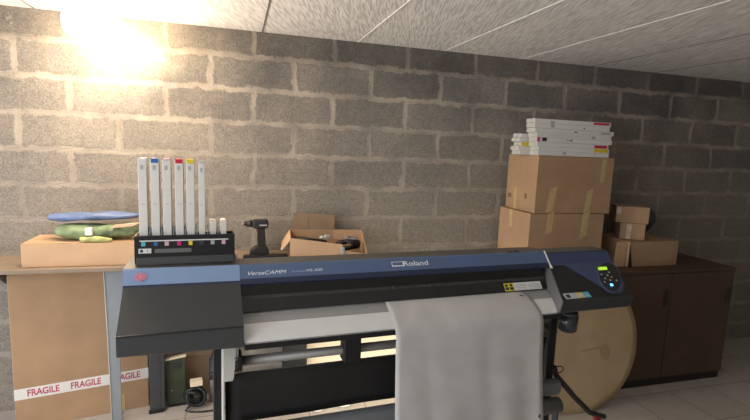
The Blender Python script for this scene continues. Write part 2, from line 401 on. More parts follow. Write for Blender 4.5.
# left end cover
prof = [(.004, 1.087), (.0, 1.092), (.0, 1.140), (.004, 1.145), (.143, 1.2225), (.150, 1.228), (.176, 1.264), (.183, 1.268),
        (.335, 1.268), (.40, 1.22), (.52, 1.12), (.55, 1.087)]
mis = [3, 3, 3, 2, 1, 0, 0, 4, 4, 2, 2, 2]
bm = bm_new()
ls = [0, 0, 0, 0, -.002, -.003, -.005, -.006, -.006, -.004, 0, 0]
A, B = loft(bm, prof, ls, .310, mis)
for i in range(4, 8): A[i].co.z += .003
for q in (0, 1, 11): B[q].co.z -= .006
f = bm.faces.new(A); f.material_index = 2
f = bm.faces.new(B[::-1]); f.material_index = 2
lc = obj('end_cover', bm, [M['blue_lit'], M['navy'], M['char'], M['char2'], M['topdark']], pr)
lc['label'] = 'left end cover with red emblem'
# crease line over the lower lip
bm = bm_new(); add_box(bm, .001, .309, -.0025, .002, 1.141, 1.1445, .001); obj('lip_seam', bm, M['black'], lc)
# red oval emblem, a ring of petals
bm = bm_new()
c0 = Vector((.040, .1628, 1.2495))+Vector((0, -.81, .585))*.0030; nz = X1.cross(BAND_Y)
for k in range(8):
    a = 2*PI*k/8; p = c0+X1*(.0125*math.cos(a))+BAND_Y*(.0095*math.sin(a))
    bm.faces.new([bm.verts.new(p+X1*(.0042*math.cos(b))+BAND_Y*(.0030*math.sin(b))) for b in [2*PI*q/10 for q in range(10)]])
bm.faces.new([bm.verts.new(c0+X1*(.0072*math.cos(b))+BAND_Y*(.0052*math.sin(b))) for b in [2*PI*q/14 for q in range(14)]])
obj('emblem', bm, M['emblem'], lc)

# centre top cover
bm = bm_new()
prof = [(.152, 1.214), (.140, 1.214), (.138, 1.219), (.150, 1.232), (.177, 1.264), (.184, 1.268), (.262, 1.268), (.32, 1.23), (.46, 1.14), (.48, 1.10), (.44, 1.10), (.30, 1.2)]
mis = [1, 1, 1, 0, 0, 2, 2, 3, 3, 3, 3, 3]
A, B = loft(bm, prof, .3105, 1.437, mis); bm.faces.new(A).material_index = 3; bm.faces.new(B[::-1]).material_index = 3
tc_ = obj('top_cover', bm, [M['blue'], M['navy'], M['topdark'], M['char']], pr)
YU = Vector((0, .027, .032)).normalized()
def band_pt(s, z):   # point on the centre band face
    return Vector((s, .150+(z-1.232)*.027/.032, z))
text('lettering', 'VersaCAMM', 1, M['whitetext'], tc_, band_pt(.334, 1.2405), X1, YU, shear=.35, width=.116, height=.0125, bold=.0)
text('model_lettering', 'VersaStudio', 1, M['dimtext'], tc_, band_pt(.466, 1.2425), X1, YU, shear=.25, width=.044, height=.0062)
text('model_lettering', 'VS-300', 1, M['whitetext'], tc_, band_pt(.513, 1.2425), X1, YU, shear=.25, width=.052, height=.0088, bold=.0)
text('brand_lettering', 'Roland', 1, M['whitetext'], tc_, band_pt(.846, 1.2435), X1, YU, width=.092, height=.0185, bold=.006)
bm = bm_new()
def band_rect(bm, s0, s1, z0, z1, off=.0006, mi=0):
    n = X1.cross(YU)*off
    add_quad(bm, band_pt(s0, z0)+n, band_pt(s1, z0)+n, band_pt(s1, z1)+n, band_pt(s0, z1)+n, mi)
band_rect(bm, .803, .848, 1.2435, 1.2465); band_rect(bm, .803, .8055, 1.2465, 1.257); band_rect(bm, .8435, .846, 1.2465, 1.257); band_rect(bm, .803, .846, 1.2555, 1.257)
obj('brand_mark', bm, M['whitetext'], tc_)
# small slots on the top surface near the right end
bm = bm_new(); add_box(bm, 1.285, 1.30, .19, .205, 1.268, 1.271, .001); add_box(bm, 1.315, 1.33, .19, .205, 1.268, 1.271, .001); obj('vent_slot', bm, M['black'], tc_)

# smoked front cover
bm = bm_new()
prof = [(.144, 1.2135), (.134, 1.184), (.128, 1.176), (.103, 1.1450), (.109, 1.1445), (.136, 1.174), (.150, 1.2135)]
mis = [0, 1, 0, 0, 0, 0, 0]
A, B = loft(bm, prof, .312, 1.405, mis); bm.faces.new(A); bm.faces.new(B[::-1])
fc = obj('front_cover', bm, [M['gloss'], M['char']], pr)
# hinge tabs along the lip
for s in (.80, .935):
    bm = bm_new(); add_box(bm, s-.006, s+.006, .124, .132, 1.174, 1.186, .0015); obj('cover_tab', bm, M['char2'], fc)
# warning sticker: yellow part, then a white part with lines of print
CY = Vector((0, .025, .031)).normalized(); CN = X1.cross(CY)
def cov_pt(s, z, off=.0008): return Vector((s, .103+(z-1.145)*.025/.031, z))+CN*off
bm = bm_new()
def cov_rect(bm, s0, s1, z0, z1, mi, off): add_quad(bm, cov_pt(s0, z0, off), cov_pt(s1, z0, off), cov_pt(s1, z1, off), cov_pt(s0, z1, off), mi)
cov_rect(bm, 1.222, 1.382, 1.1465, 1.170, 1, .0008)
cov_rect(bm, 1.222, 1.262, 1.1465, 1.170, 0, .0011)
for s0, s1 in ((1.225, 1.240), (1.244, 1.259)): cov_rect(bm, s0, s1, 1.150, 1.158, 2, .0014)
for s0 in (1.2265, 1.246): cov_rect(bm, s0, s0+.011, 1.160, 1.167, 2, .0014)
for z in (1.149, 1.1535, 1.158, 1.1625): cov_rect(bm, 1.267, 1.318, z, z+.0016, 3, .0012); cov_rect(bm, 1.325, 1.377, z, z+.0016, 3, .0012)
obj('warning_sticker', bm, [M['yellow'], M['white'], M['darktext'], M['ltgrey']], fc)

# carriage rail and dark inside behind the cover
bm = bm_new(); add_box(bm, .312, 1.43, .17, .42, 1.10, 1.205, .004); obj('carriage_bay', bm, M['black'], pr)

# platen apron: curved metal guide the paper runs over
bm = bm_new()
ap = [(.125, 1.146), (.10, 1.139), (.080, 1.1335), (.060, 1.1255), (.040, 1.1165), (.022, 1.106), (.010, 1.098), (.004, 1.092), (.004, 1.0875), (.125, 1.0875)]
mis = [1, 1, 1, 0, 0, 0, 0, 2, 2, 2]
A, B = loft(bm, ap, .3125, 1.402, mis); bm.faces.new(A); bm.faces.new(B[::-1])
obj('platen_apron', bm, [M['apron'], M['apron2'], M['apron2']], pr)
# apron front fascia under the curve
bm = bm_new(); add_box(bm, .312, 1.402, .010, .05, 1.067, 1.0874, .003); obj('apron_rail', bm, M['black'], pr)

# right end cover
prof = [(.004, 1.087), (-.004, 1.094), (-.004, 1.126), (.0, 1.135), (.143, 1.2185), (.152, 1.226), (.176, 1.257), (.186, 1.262),
        (.262, 1.261), (.34, 1.22), (.50, 1.12), (.53, 1.087)]
sl = [1.362, 1.375, 1.381, 1.384, 1.437, 1.438, 1.438, 1.438, 1.438, 1.438, 1.438, 1.438]
sr = [1.700, 1.706, 1.706, 1.712, 1.745, 1.748, 1.752, 1.752, 1.755, 1.755, 1.755, 1.75]
mis = [1, 1, 1, 0, 0, 3, 3, 4, 4, 1, 1, 1]
bm = bm_new(); A, B = loft(bm, prof, sl, sr, mis)
bm.faces.new(A).material_index = 2; bm.faces.new(B[::-1]).material_index = 1
rc = obj('end_cover', bm, [M['black'], M['char'], M['greyplas'], M['navy'], M['topdark']], pr)
rc['label'] = 'right end cover with keypad and small display'
mb = rc.modifiers.new('soft', 'BEVEL'); mb.width = .006; mb.segments = 2; mb.limit_method = 'ANGLE'; mb.angle_limit = math.radians(25)
# painted highlight along the edge where the cover meets the centre
bm = bm_new()
for (a, b_) in (((.186, 1.266), (.15, 1.224)), ((.15, 1.224), (.135, 1.213))):
    add_cyl(bm, (1.4405, a[0]-.002, a[1]+.001), (1.4405, b_[0]-.003, b_[1]+.001), .005, .005, 8)
obj('edge_highlight', bm, M['white'], rc)
# blue panel over band and slope
SN = X1.cross(SLOPE_Y)
def sl_pt(s, t, off=.0): return Vector((s, t, 1.1345+t*.0840/.143))+Vector((0, -.505, .863))*off
def right_band(s, k, off=.0):   # k 0..1 up the steep band
    return Vector((s, .152+.024*k, 1.226+.031*k))+Vector((0, -.83, .55))*off
bm = bm_new()
add_quad(bm, right_band(1.446, -.1, .0020), right_band(1.746, -.1, .0020), right_band(1.748, 1.02, .0020), right_band(1.446, 1.02, .0020))
pts = [(1.446, .143), (1.510, .142), (1.598, .036), (1.622, .014), (1.652, .008), (1.680, .020), (1.712, .05), (1.738, .110), (1.746, .143)]
bm.faces.new([bm.verts.new(sl_pt(s, t, .0022)) for s, t in pts])
a1 = [sl_pt(1.446, .143, .0022), sl_pt(1.746, .143, .0022), right_band(1.746, -.1, .0020), right_band(1.446, -.1, .0020)]
bm.faces.new([bm.verts.new(v) for v in a1])
r = bmesh.ops.extrude_face_region(bm, geom=bm.faces[:])
for v in [e for e in r['geom'] if isinstance(e, bmesh.types.BMVert)]: v.co += Vector((0, .002, -.0022))
M['blue_shaded'] = mat('printer_blue_shaded', (.050, .068, .15), .36, var=.02)  # same blue darkened: shade of the far end put into the colour
obj('blue_panel', bm, M['blue_shaded'], rc)
# keypad oval
C = Vector((1.669, .079)); MA = Vector((-.027, -.062)); MI = Vector((.060, .0165))
def ell(a, k=1.0): return C+MA*math.cos(a)*k+MI*math.sin(a)*k
bm = bm_new()
n = 36
o1 = [bm.verts.new(sl_pt(*ell(2*PI*i/n, 1.10), .0024)) for i in range(n)]
o2 = [bm.verts.new(sl_pt(*ell(2*PI*i/n, 1.04), .0068)) for i in range(n)]
o3 = [bm.verts.new(sl_pt(*ell(2*PI*i/n, .97), .0050)) for i in range(n)]
for i in range(n):
    j = (i+1) % n
    f = bm.faces.new((o1[i], o1[j], o2[j], o2[i])); f.material_index = 1; f.smooth = True
    f = bm.faces.new((o2[i], o2[j], o3[j], o3[i])); f.material_index = 1; f.smooth = True
bm.faces.new(o3).material_index = 0
obj('keypad', bm, [M['black'], M['blue_shaded']], rc)
bm = bm_new()
bm.faces.new([bm.verts.new(sl_pt(s, t, .0062)) for s, t in ((1.640, .108), (1.684, .108), (1.692, .122), (1.648, .122))])
obj('display', bm, M['lcd'], rc)
for s, t, mm in ((1.637, .089, 'ltgrey'), (1.681, .096, 'ltgrey'), (1.661, .083, 'ltgrey'), (1.638, .071, 'ltgrey'), (1.622, .056, 'ltgrey'), (1.655, .062, 'ltgrey'), (1.683, .059, 'ltgrey'), (1.673, .074, 'orange')):
    bm = bm_new(); c = sl_pt(s, t, .0052); nn = Vector((0, -.505, .863)); add_cyl(bm, c, c+nn*.0024, .0038, .0032, 12)
    obj('button', bm, M[mm], rc)
bm = bm_new(); c = sl_pt(1.642, .042, .0052); add_cyl(bm, c, c+Vector((0, -.505, .863))*.003, .0058, .005, 14); obj('indicator_light', bm, M['led'], rc)
# colour sticker low on the right cover
bm = bm_new()
def st(s0, s1, t0, t1, mi, off): bm.faces.new([bm.verts.new(sl_pt(s, t, off)) for s, t in ((s0, t0), (s1, t0), (s1, t1), (s0, t1))]).material_index = mi
st(1.405, 1.518, .004, .026, 0, .0008); st(1.412, 1.430, .008, .022, 1, .0012); st(1.464, 1.486, .004, .026, 2, .0012); st(1.490, 1.518, .004, .026, 3, .0012)
st(1.468, 1.482, .009, .020, 0, .0016); st(1.496, 1.512, .010, .014, 0, .0016)
for q in range(3): st(1.434, 1.460, .008+q*.006, .0105+q*.006, 4, .0012)
M['stwhite'] = mat('sticker_white', (.6, .6, .6), .5)
obj('model_sticker', bm, [M['stwhite'], M['darktext'], M['yellow'], M['cyan'], M['ltgrey']], rc)

# drain bottle under the right cover
bm = bm_new()
for (z0, z1, r0, r1) in ((1.087, 1.07, .028, .028), (1.07, 1.055, .030, .034), (1.055, 1.0, .034, .033), (1.0, .992, .033, .024)):
    add_cyl(bm, (1.475, .06, z0), (1.475, .06, z1), r0, r1, 24)
obj('drain_bottle', bm, mat('smoky_bottle', (.03, .032, .035), .18, spec=.7, var=.1), pr)

# stand: left leg with off-white plate, right leg, bars, rollers, catch sheet
bm = bm_new(); add_box(bm, .232, .262, .11, .16, .05, 1.086, .003); ll = obj('leg', bm, M['black'], pr)
bm = bm_new(); add_box(bm, .2555, .2635, .098, .1099, .05, 1.04, .002); obj('leg_trim', bm, M['white'], ll)
bm = bm_new(); add_prism(bm, [(.264, 1.086), (.264, .940), (.286, .940), (.290, .953), (.290, .970), (.302, .980), (.302, 1.086)], .095, .1085, 'y'); obj('leg_plate', bm, M['offwhite'], ll)
bm = bm_new(); add_box(bm, .19, .31, -.10, .62, .03, .07, .005); obj('foot', bm, M['black'], pr)
bm = bm_new(); add_box(bm, 1.44, 1.475, .11, .16, .05, 1.086, .003); obj('leg', bm, M['black'], pr)
bm = bm_new(); add_box(bm, 1.40, 1.52, -.10, .62, .03, .07, .005); obj('foot', bm, M['black'], pr)
# diagonal brace on the right, running back and down
bm = bm_new(); add_tube(bm, [(1.470, .105, .83), (1.49, .11, .79), (1.60, .12, .68), (1.70, .13, .59), (1.78, .13, .56)], .011, 8); obj('brace', bm, M['black'], pr)
# castors at the foot ends
for s in (.25, 1.46):
    for t in (-.07, .59):
        bm = bm_new(); add_cyl(bm, (s-.02, t, .028), (s+.02, t, .028), .028, .028, 20); obj('castor', bm, M['black'], pr)
# silver drying rail tube with black clamps
bm = bm_new(); add_cyl(bm, (.31, .13, .983), (1.43, .13, .983), .0145, .0145, 28); rt = obj('media_guide_tube', bm, M['silver'], pr)
for s0, s1, z0, z1 in ((.288, .314, .965, 1.013), (.627, .683, .950, 1.066)):
    bm = bm_new(); add_box(bm, s0, s1, .095, .150, z0, z1, .004); obj('tube_clamp', bm, M['black'], rt)
bm = bm_new(); add_cyl(bm, (.296, .09, 1.012), (.296, .09, 1.09), .002, .002, 8); add_cyl(bm, (.296, .09, 1.012), (.296, .09, 1.006), .006, .006, 10); obj('hanging_rod', bm, M['silver'], pr)
# narrow tan rail just under the tube
bm = bm_new(); add_box(bm, .30, 1.43, .14, .155, .915, .935, .002); obj('guide_rail', bm, M['greybar'], pr)
# black catch sheet
bm = bm_new()
nx, nzz = 24, 6; g = [[bm.verts.new((.266+(1.43-.266)*i/nx, .115+.008*math.sin(j*.5)+.002*math.sin(i*.9), .950-(.158-.012*i/nx)*j/nzz)) for i in range(nx+1)] for j in range(nzz+1)]
for j in range(nzz):
    for i in range(nx): f = bm.faces.new((g[j][i], g[j+1][i], g[j+1][i+1], g[j][i+1])); f.smooth = True
o = obj('catch_sheet', bm, M['black'], pr); sm = o.modifiers.new('thick', 'SOLIDIFY'); sm.thickness = .003
# grey cross bars of the take-up
bm = bm_new(); add_box(bm, .30, 1.482, .06, .105, .735, .792, .016); obj('cross_bar', bm, M['greybar'], pr)
bm = bm_new(); add_cyl(bm, (1.20, .08, .688), (1.485, .08, .688), .030, .030, 28); add_cyl(bm, (1.485, .08, .688), (1.497, .08, .688), .012, .012, 12); obj('take_up_tube', bm, M['greyplas'], pr)
bm = bm_new(); add_cyl(bm, (1.495, .10, .645), (1.495, .10, .2), .012, .012, 12); obj('support_post', bm, M['greybar'], pr)
# looped cable at the right leg
bm = bm_new()
pts = [(1.452, .09, 1.06), (1.448, .085, .95), (1.446, .082, .85)]
pts += [(1.472+.026*math.cos(a), .085, .828+.014*math.sin(a)) for a in [PI-.2+2*PI*q/16 for q in range(19)]]
pts += [(1.462, .09, .80), (1.49, .10, .765), (1.50, .11, .73)]
add_tube(bm, pts, .0022, 6); obj('cable', bm, M['black'], pr)

# ------------------------------------------------------------------ the sheet of paper hanging out of the printer
bm = bm_new()
path = [(.117, 1.1455), (.103, 1.1415), (.080, 1.1358), (.060, 1.1278), (.040, 1.1190), (.020, 1.1075), (.006, 1.0975), (-.004, 1.085), (-.008, 1.065)]
z = 1.065
while z > .42: z -= .03; path.append((-.008+.004*math.sin((1.065-z)*9), z))
nx = 30; rows = []
for k, (t, z) in enumerate(path):
    f_ = min(1, max(0, (1.09-z)/.4))
    rl = .762 if k < 2 else (.759 if k < 4 else (.757 if k < 6 else .757))
    rl += .016*f_
    rr = 1.300 if k < 2 else 1.304
    rr += .030*f_ - (.016 if k == 0 else .006 if k == 1 else 0)
    row = []
    for i in range(nx+1):
        u = i/nx
        wv = (.006*math.sin(u*9+1)+.003*math.sin(u*21+z*6))*f_
        edge = .010*f_*math.exp(-((u-1)/.04)**2)
        row.append(bm.verts.new((rl+(rr-rl)*u, t-abs(wv)*.9-edge, z)))
    rows.append(row)
for a, b_ in zip(rows, rows[1:]):
    for i in range(nx): f = bm.faces.new((a[i], b_[i], b_[i+1], a[i+1])); f.smooth = True
ps = thing('paper_sheet', 'white sheet of paper hanging down from the printer, curling at its side edges', 'paper', (PX, PY, 0), PA)
o = obj('sheet', bm, M['paper'], ps); sm = o.modifiers.new('thick', 'SOLIDIFY'); sm.thickness = .0006
# crop marks and faint test print
bm = bm_new()
add_box(bm, 1.282, 1.289, .0885, .0895, 1.1395, 1.146)
bm2 = bm_new()
for v in bm.verts: pass
bm.free()
bm = bm2
def mark(pts_, off=.0012): bm.faces.new([bm.verts.new((s, t-off*.5, z+off)) for s, t, z in pts_])
mark([(1.262, .0815, 1.1365), (1.272, .074, 1.1338), (1.278, .076, 1.1348), (1.270, .0835, 1.1373)], .0022)
obj('printed_mark', bm, M['darktext'], ps)
bm = bm_new(); c = Vector((1.312, -.0225, .728)); bm.faces.new([bm.verts.new(c+Vector((.005*math.cos(a), 0, .007*math.sin(a)))) for a in [2*PI*q/10 for q in range(10)]])
obj('printed_mark', bm, M['darktext'], ps)

# ------------------------------------------------------------------ ink rack on the left end of the printer, and its cartridges
rk = thing('ink_rack', 'low black bulk ink rack with coloured tags on top of the printer', 'ink rack', PL(.018, .225, 1.2715), PA)
W, Dp, H = .281, .105, .083
bm = bm_new()
add_prism(bm, [(0, .016), (.004, 0), (.012, 0), (.012, H), (.006, H)], 0, W, 'x')
obj('front_panel', bm, M['black'], rk)
bm = bm_new(); add_box(bm, 0, W, .012, Dp, 0, .006); obj('base', bm, M['char2'], rk)
bm = bm_new(); add_box(bm, 0, W, Dp-.004, Dp, .006, H*.9); obj('back_panel', bm, M['black'], rk)
for x in (0, W-.004):
    bm = bm_new(); add_prism(bm, [(.012, .006), (Dp-.004, .006), (Dp-.004, H*.95), (.012, H)], x, x+.004, 'x'); obj('side_panel', bm, M['black'], rk)
bm = bm_new(); add_prism(bm, [(-.010, .0), (.003, .0), (-.001, .020)], .004, W-.004, 'x'); obj('foot_lip', bm, M['char2'], rk)
FY = Vector((0, .006, .067)).normalized()
def rp(x, z, off=.0006): return (x, (z-.016)*.006/.067-off, z)
bm = bm_new()
def rr_(x0, x1, z0, z1, mi, off=.0006): add_quad(bm, rp(x0, z0, off), rp(x1, z0, off), rp(x1, z1, off), rp(x0, z1, off), mi)
rr_(.014, .262, .0665, .0700, 0); obj('label_rail', bm, M['white'], rk)
for x, mm in ((.024, 'cyan'), (.057, 'bluelab'), (.087, 'pink'), (.121, 'magenta'), (.153, 'yellow'), (.184, 'greycase'), (.216, 'ltgrey'), (.248, 'pink')):
    bm = bm_new(); rr_(x-.0055, x+.0055, .053, .0655, 0, .0009); obj('colour_tag', bm, M[mm], rk)
bm = bm_new(); rr_(.011, .045, .032, .046, 0); rr_(.015, .023, .035, .043, 1, .0009); rr_(.033, .036, .036, .042, 2, .0009); obj('maker_label', bm, [M['white'], M['darktext'], M['ltgrey']], rk)
bm = bm_new(); rr_(.054, .155, .032, .044, 0); obj('grey_plate', bm, M['greyplas'], rk)
for x in (.008, W-.010):
    bm = bm_new(); c = Vector((x, .002, .017)); add_cyl(bm, c, c+Vector((0, -.003, 0)), .0022, .0022, 8); obj('screw', bm, M['silver'], rk)
xs = [.0235, .0565, .0885, .1225, .1535, .1860, .2175, .2485]
for i in range(7):      # silver dividers between the cartridge bays
    x = (xs[i]+xs[i+1])/2
    bm = bm_new(); add_prism(bm, [(.020, .006), (.094, .006), (.094, .085), (.060, .104), (.034, .104), (.020, .088)], x-.0018, x+.0018, 'x'); obj('bay_divider', bm, M['greymetal'], rk)
cap_m = ['pink', 'bluelab', 'pink', 'red', 'yellow', 'ltgrey']
words_ = ['white ink cartridge with a blank white top, leftmost in the black rack', 'white ink cartridge with a blue stripe at its top', 'white ink cartridge with a pale pink top, third from the left',
          'white ink cartridge with a red top', 'white ink cartridge with a yellow top', 'slimmer white ink cartridge with plain grey marking, rightmost tall one']
for i, x in enumerate(xs):
    tall = i < 6
    w = .0115 if i < 5 else (.009 if i == 5 else .0090)
    h = (.300 if i < 5 else .295) if tall else .112+.002*(i == 7)
    lab = words_[i] if tall else ('short white ink cartridge, left one of the low pair in the rack' if i == 6 else 'short white ink cartridge at the right end of the rack')
    wx = PL(.018+x, .225+.024, 1.2715+.0065)
    ct = thing('ink_cartridge', lab, 'ink cartridge', wx, PA, 'ink cartridges in the rack')
    bm = bm_new(); add_box(bm, -w, w, 0, .060, 0, h, .0012); obj('body', bm, M['whitecart'], ct)
    if tall:
        bm = bm_new(); add_prism(bm, [(-.0008, h-.010 if i in (1, 3, 4) else h-.003), (-.0008, h+.0025), (.056, h+.0025), (.056, h+.0002), (0, h+.0002), (0, h-.010 if i in (1, 3, 4) else h-.003)], -w*.85, w*.85, 'x')
        obj('coloured_cap', bm, M[cap_m[i] if i != 0 else 'white'], ct)
        bm = bm_new(); add_box(bm, -w*.45, w*.25, -.0007, 0, h-.030, h-.017); obj('printed_code', bm, M['ltgrey'], ct)
        bm = bm_new(); add_box(bm, -w*.5, w*.5, -.0006, 0, h*.56, h*.565); obj('printed_line', bm, M['ltgrey'], ct)
    else:
        bm = bm_new(); add_box(bm, -w*.7, w*.7, .006, .05, h, h+.003, .001); obj('lid', bm, M['white'], ct)

# ------------------------------------------------------------------ shelf behind the printer
SZ = .940
bm = bm_new()
sh = thing('wall_shelf', 'wooden shelf board along the block wall behind the printer', 'shelf', (-1.25, 0, 0))
bm = bm_new(); add_box(bm, 0, 2.19, -.345, -.002, SZ-.022, SZ, .002); obj('board', bm, M['wood'], sh)
for x in (.20, 1.45, 2.15):
    bm = bm_new(); add_prism(bm, [(-.002, SZ-.022), (-.30, SZ-.022), (-.30, SZ-.034), (-.02, SZ-.22), (-.002, SZ-.22)], x, x+.006, 'x'); obj('bracket', bm, M['greymetal'], sh)

# carton helper -------------------------------------------------------------
def carton(name, label, loc, rz, w, d, h, m, group=None, seam=True):
    t = thing(name, label, 'box', loc, rz, group)
    bm = bm_new(); add_box(bm, 0, w, 0, d, 0, h, .003); obj('carton_body', bm, M[m], t)
    bm = bm_new()
    if seam: add_box(bm, .002, w-.002, d/2-.0012, d/2+.0012, h, h+.0006)
    add_box(bm, .001, w-.001, .0005, .0025, h, h+.0008)
    obj('flap_seam', bm, M['cardline'], t)
    return t
def patch(name, t, x0, x1, z0, z1, m, skew=0, face='front', d=0, off=.0009, cut=0):
    bm = bm_new()
    if face == 'front': P = lambda u, v: (u, -off, v)
    elif face == 'left': P = lambda u, v: (-off, u, v)
    else: P = lambda u, v: (u, v, d+off)
    pts = [(x0, z0), (x1, z0+cut), (x1+skew, z1+cut), (x0+skew, z1)]
    bm.faces.new([bm.verts.new(P(*q)) for q in pts]); return obj(name, bm, M[m], t)

# upper carton on the shelf at the left, hidden partly by the ink rack
t = carton('cardboard_box', 'flat cardboard box on the shelf left of the ink rack', (-.92, -.30, SZ+.001), 0, .555, .26, .125, 'card2')
# blue and green bags lying on it
def bag(name, label, cx, cy, z0, lx, ly, hz, m, seed, taper=.5, tilt=0):
    bm = bm_new(); nu, nv = 36, 18; rnd = random.Random(seed)
    ph = [rnd.random()*6 for _ in range(6)]
    rows = []
    for i in range(nu+1):
        u = i/nu; s = (math.sin(PI*min(1, max(0, u)))**.28)
        k = (1-taper*u)*s
        row = []
        for j in range(nv):
            a = 2*PI*j/nv
            ry = ly/2*k*(1+.10*math.sin(5*u*PI+ph[0]+a)); rz_ = hz/2*k*(1+.16*math.sin(9*u+ph[1]+2*a)+.10*math.sin(17*u+ph[2]+3*a))
            zc = hz/2*(1-taper*u)
            row.append(bm.verts.new((cx+(u-.5)*lx, cy+ry*math.cos(a), z0+zc*1.0+max(-zc*.98, rz_*math.sin(a))+tilt*u)))
        rows.append(row)
    for a, b_ in zip(rows, rows[1:]):
        for j in range(nv): f = bm.faces.new((a[j], a[(j+1) % nv], b_[(j+1) % nv], b_[j])); f.smooth = True
    bm.faces.new(rows[0]); bm.faces.new(rows[-1][::-1])
    return tag(obj(name, bm, M[m]), label, 'bag')
BZ = SZ+.128
bag('cloth_bag', 'crumpled green cloth bag on the flat cardboard box', -.585, -.20, BZ, .42, .15, .092, 'greencloth', 3, .15, .006)
bag('plastic_bag', 'folded blue plastic bag lying over the green bag', -.600, -.19, BZ+.094, .46, .13, .055, 'bluecloth', 5, .25, .018)
bag('cloth_rag', 'yellow-green rag in front of the green bag', -.575, -.283, BZ, .16, .030, .035, 'lime', 8, .3)
bm = bm_new(); add_box(bm, 0, .035, 0, .02, 0, .042, .003); add_box(bm, .007, .028, -.001, 0, .012, .03); 
tag(obj('paper_packet', bm, M['white'], loc=(-.625, -.292, BZ+.037)), 'small white packet tucked at the left of the green bag', 'packet')
bm = bm_new(); add_prism(bm, [(0, 0), (.11, .012), (.135, .028), (.10, .026), (.01, .016)], 0, .03, 'y', bev=.002)
tag(obj('paper_envelope', bm, M['peach'], loc=(-.50, -.275, BZ+.072)), 'peach coloured packet between the green and blue bags', 'packet')

# ------------------------------------------------------------------ drill and its flat case on the shelf
dr = thing('cordless_drill', 'black cordless drill standing on its battery on the shelf', 'drill', (.180, -.14, SZ))
def dprism(name, poly, hw, m, bev=.004):
    bm = bm_new(); add_prism(bm, poly, -hw, hw, 'y', bev=bev); return obj(name, bm, M[m], dr)
M['drillblack'] = mat('drill_black', (.022, .021, .021), .5, var=.15)
dprism('motor_housing', [(.062, .175), (.068, .222), (.150, .226), (.160, .215), (.160, .180), (.150, .170), (.09, .166)], .026, 'drillblack', .008)
dprism('handle', [(.090, .170), (.138, .170), (.142, .110), (.144, .052), (.094, .052), (.098, .11)], .016, 'drillblack', .006)
dprism('trigger', [(.084, .168), (.098, .168), (.101, .128), (.094, .130)], .008, 'redplas', .002)
dprism('battery', [(.046, .0), (.158, .0), (.164, .010), (.160, .042), (.146, .058), (.086, .058), (.05, .032)], .032, 'drillblack', .005)
bm = bm_new(); add_cyl(bm, (.064, 0, .198), (.030, 0, .198), .022, .018, 24); add_cyl(bm, (.030, 0, .198), (.012, 0, .198), .017, .010, 24); ck = obj('chuck', bm, M['drillblack'], dr)
bm = bm_new(); add_cyl(bm, (.0119, 0, .198), (.002, 0, .198), .009, .006, 16); obj('chuck_tip', bm, M['brass'], ck)
bm = bm_new(); add_box(bm, .105, .150, -.0272, -.0262, .188, .196); o = obj('name_plate', bm, M['ltgrey'], dr)
bm = bm_new(); add_box(bm, 0, .262, 0, .055, 0, .019, .003); tc2 = thing('drill_bit_case', 'long flat black case lying on the shelf before the drill', 'case', (.188, -.250, SZ)); obj('case_body', bm, M['black'], tc2)
bm = bm_new(); add_box(bm, .02, .242, -.0008, 0, .009, .0105); obj('lid_seam', bm, M['greycase'], tc2)

# ------------------------------------------------------------------ open cardboard box with cables
ob = thing('open_cardboard_box', 'open cardboard box of cables with its flaps up on the shelf', 'box', (.462, -.262, SZ), -.085)
W, D, H, T = .475, .225, .142, .004
bm = bm_new(); add_box(bm, 0, W, 0, D, 0, T); obj('bottom', bm, M['cardin'], ob)
bm = bm_new(); add_prism(bm, [(0, T), (.325, T), (.325, .072), (.318, .090), (0, .128)], 0, T, 'y'); add_prism(bm, [(.3255, T), (W, T), (W, .030), (.3255, .050)], 0, T, 'y'); obj('front_wall', bm, M['card2'], ob)
bm = bm_new(); add_box(bm, 0, W, D-T, D, T, H, mi=0); obj('back_wall', bm, M['card'], ob)
bm = bm_new(); add_prism(bm, [(T, T), (D-T, T), (D-T, H), (T, .118)], 0, T, 'x'); obj('side_wall', bm, M['card2'], ob)
bm = bm_new(); add_prism(bm, [(T, T), (D-T, T), (D-T, H), (T, .045)], W-T, W, 'x'); obj('side_wall', bm, M['card2'], ob)
bm = bm_new(); add_prism(bm, [(.018, H), (.292, H), (.288, H+.098), (.022, H+.108)], D-T, D, 'y'); add_box(bm, .12, .123, D-T-.0008, D-T, H, H+.095, mi=1); obj('flap', bm, [M['cardin'], M['cardline']], ob)
bm = bm_new()
q = [(-.0, .006, .119), (-.0, D-.008, H+.001), (-.052, D-.02, .062), (-.052, .012, .052)]
for off in (0,): 
    a = [bm.verts.new(v) for v in q]; b_ = [bm.verts.new((v[0]+.004, v[1], v[2]-.004)) for v in q]
    bm.faces.new(a); bm.faces.new(b_[::-1])
    for i in range(4): bm.faces.new((a[i], a[(i+1) % 4], b_[(i+1) % 4], b_[i]))
obj('flap', bm, M['card2'], ob)
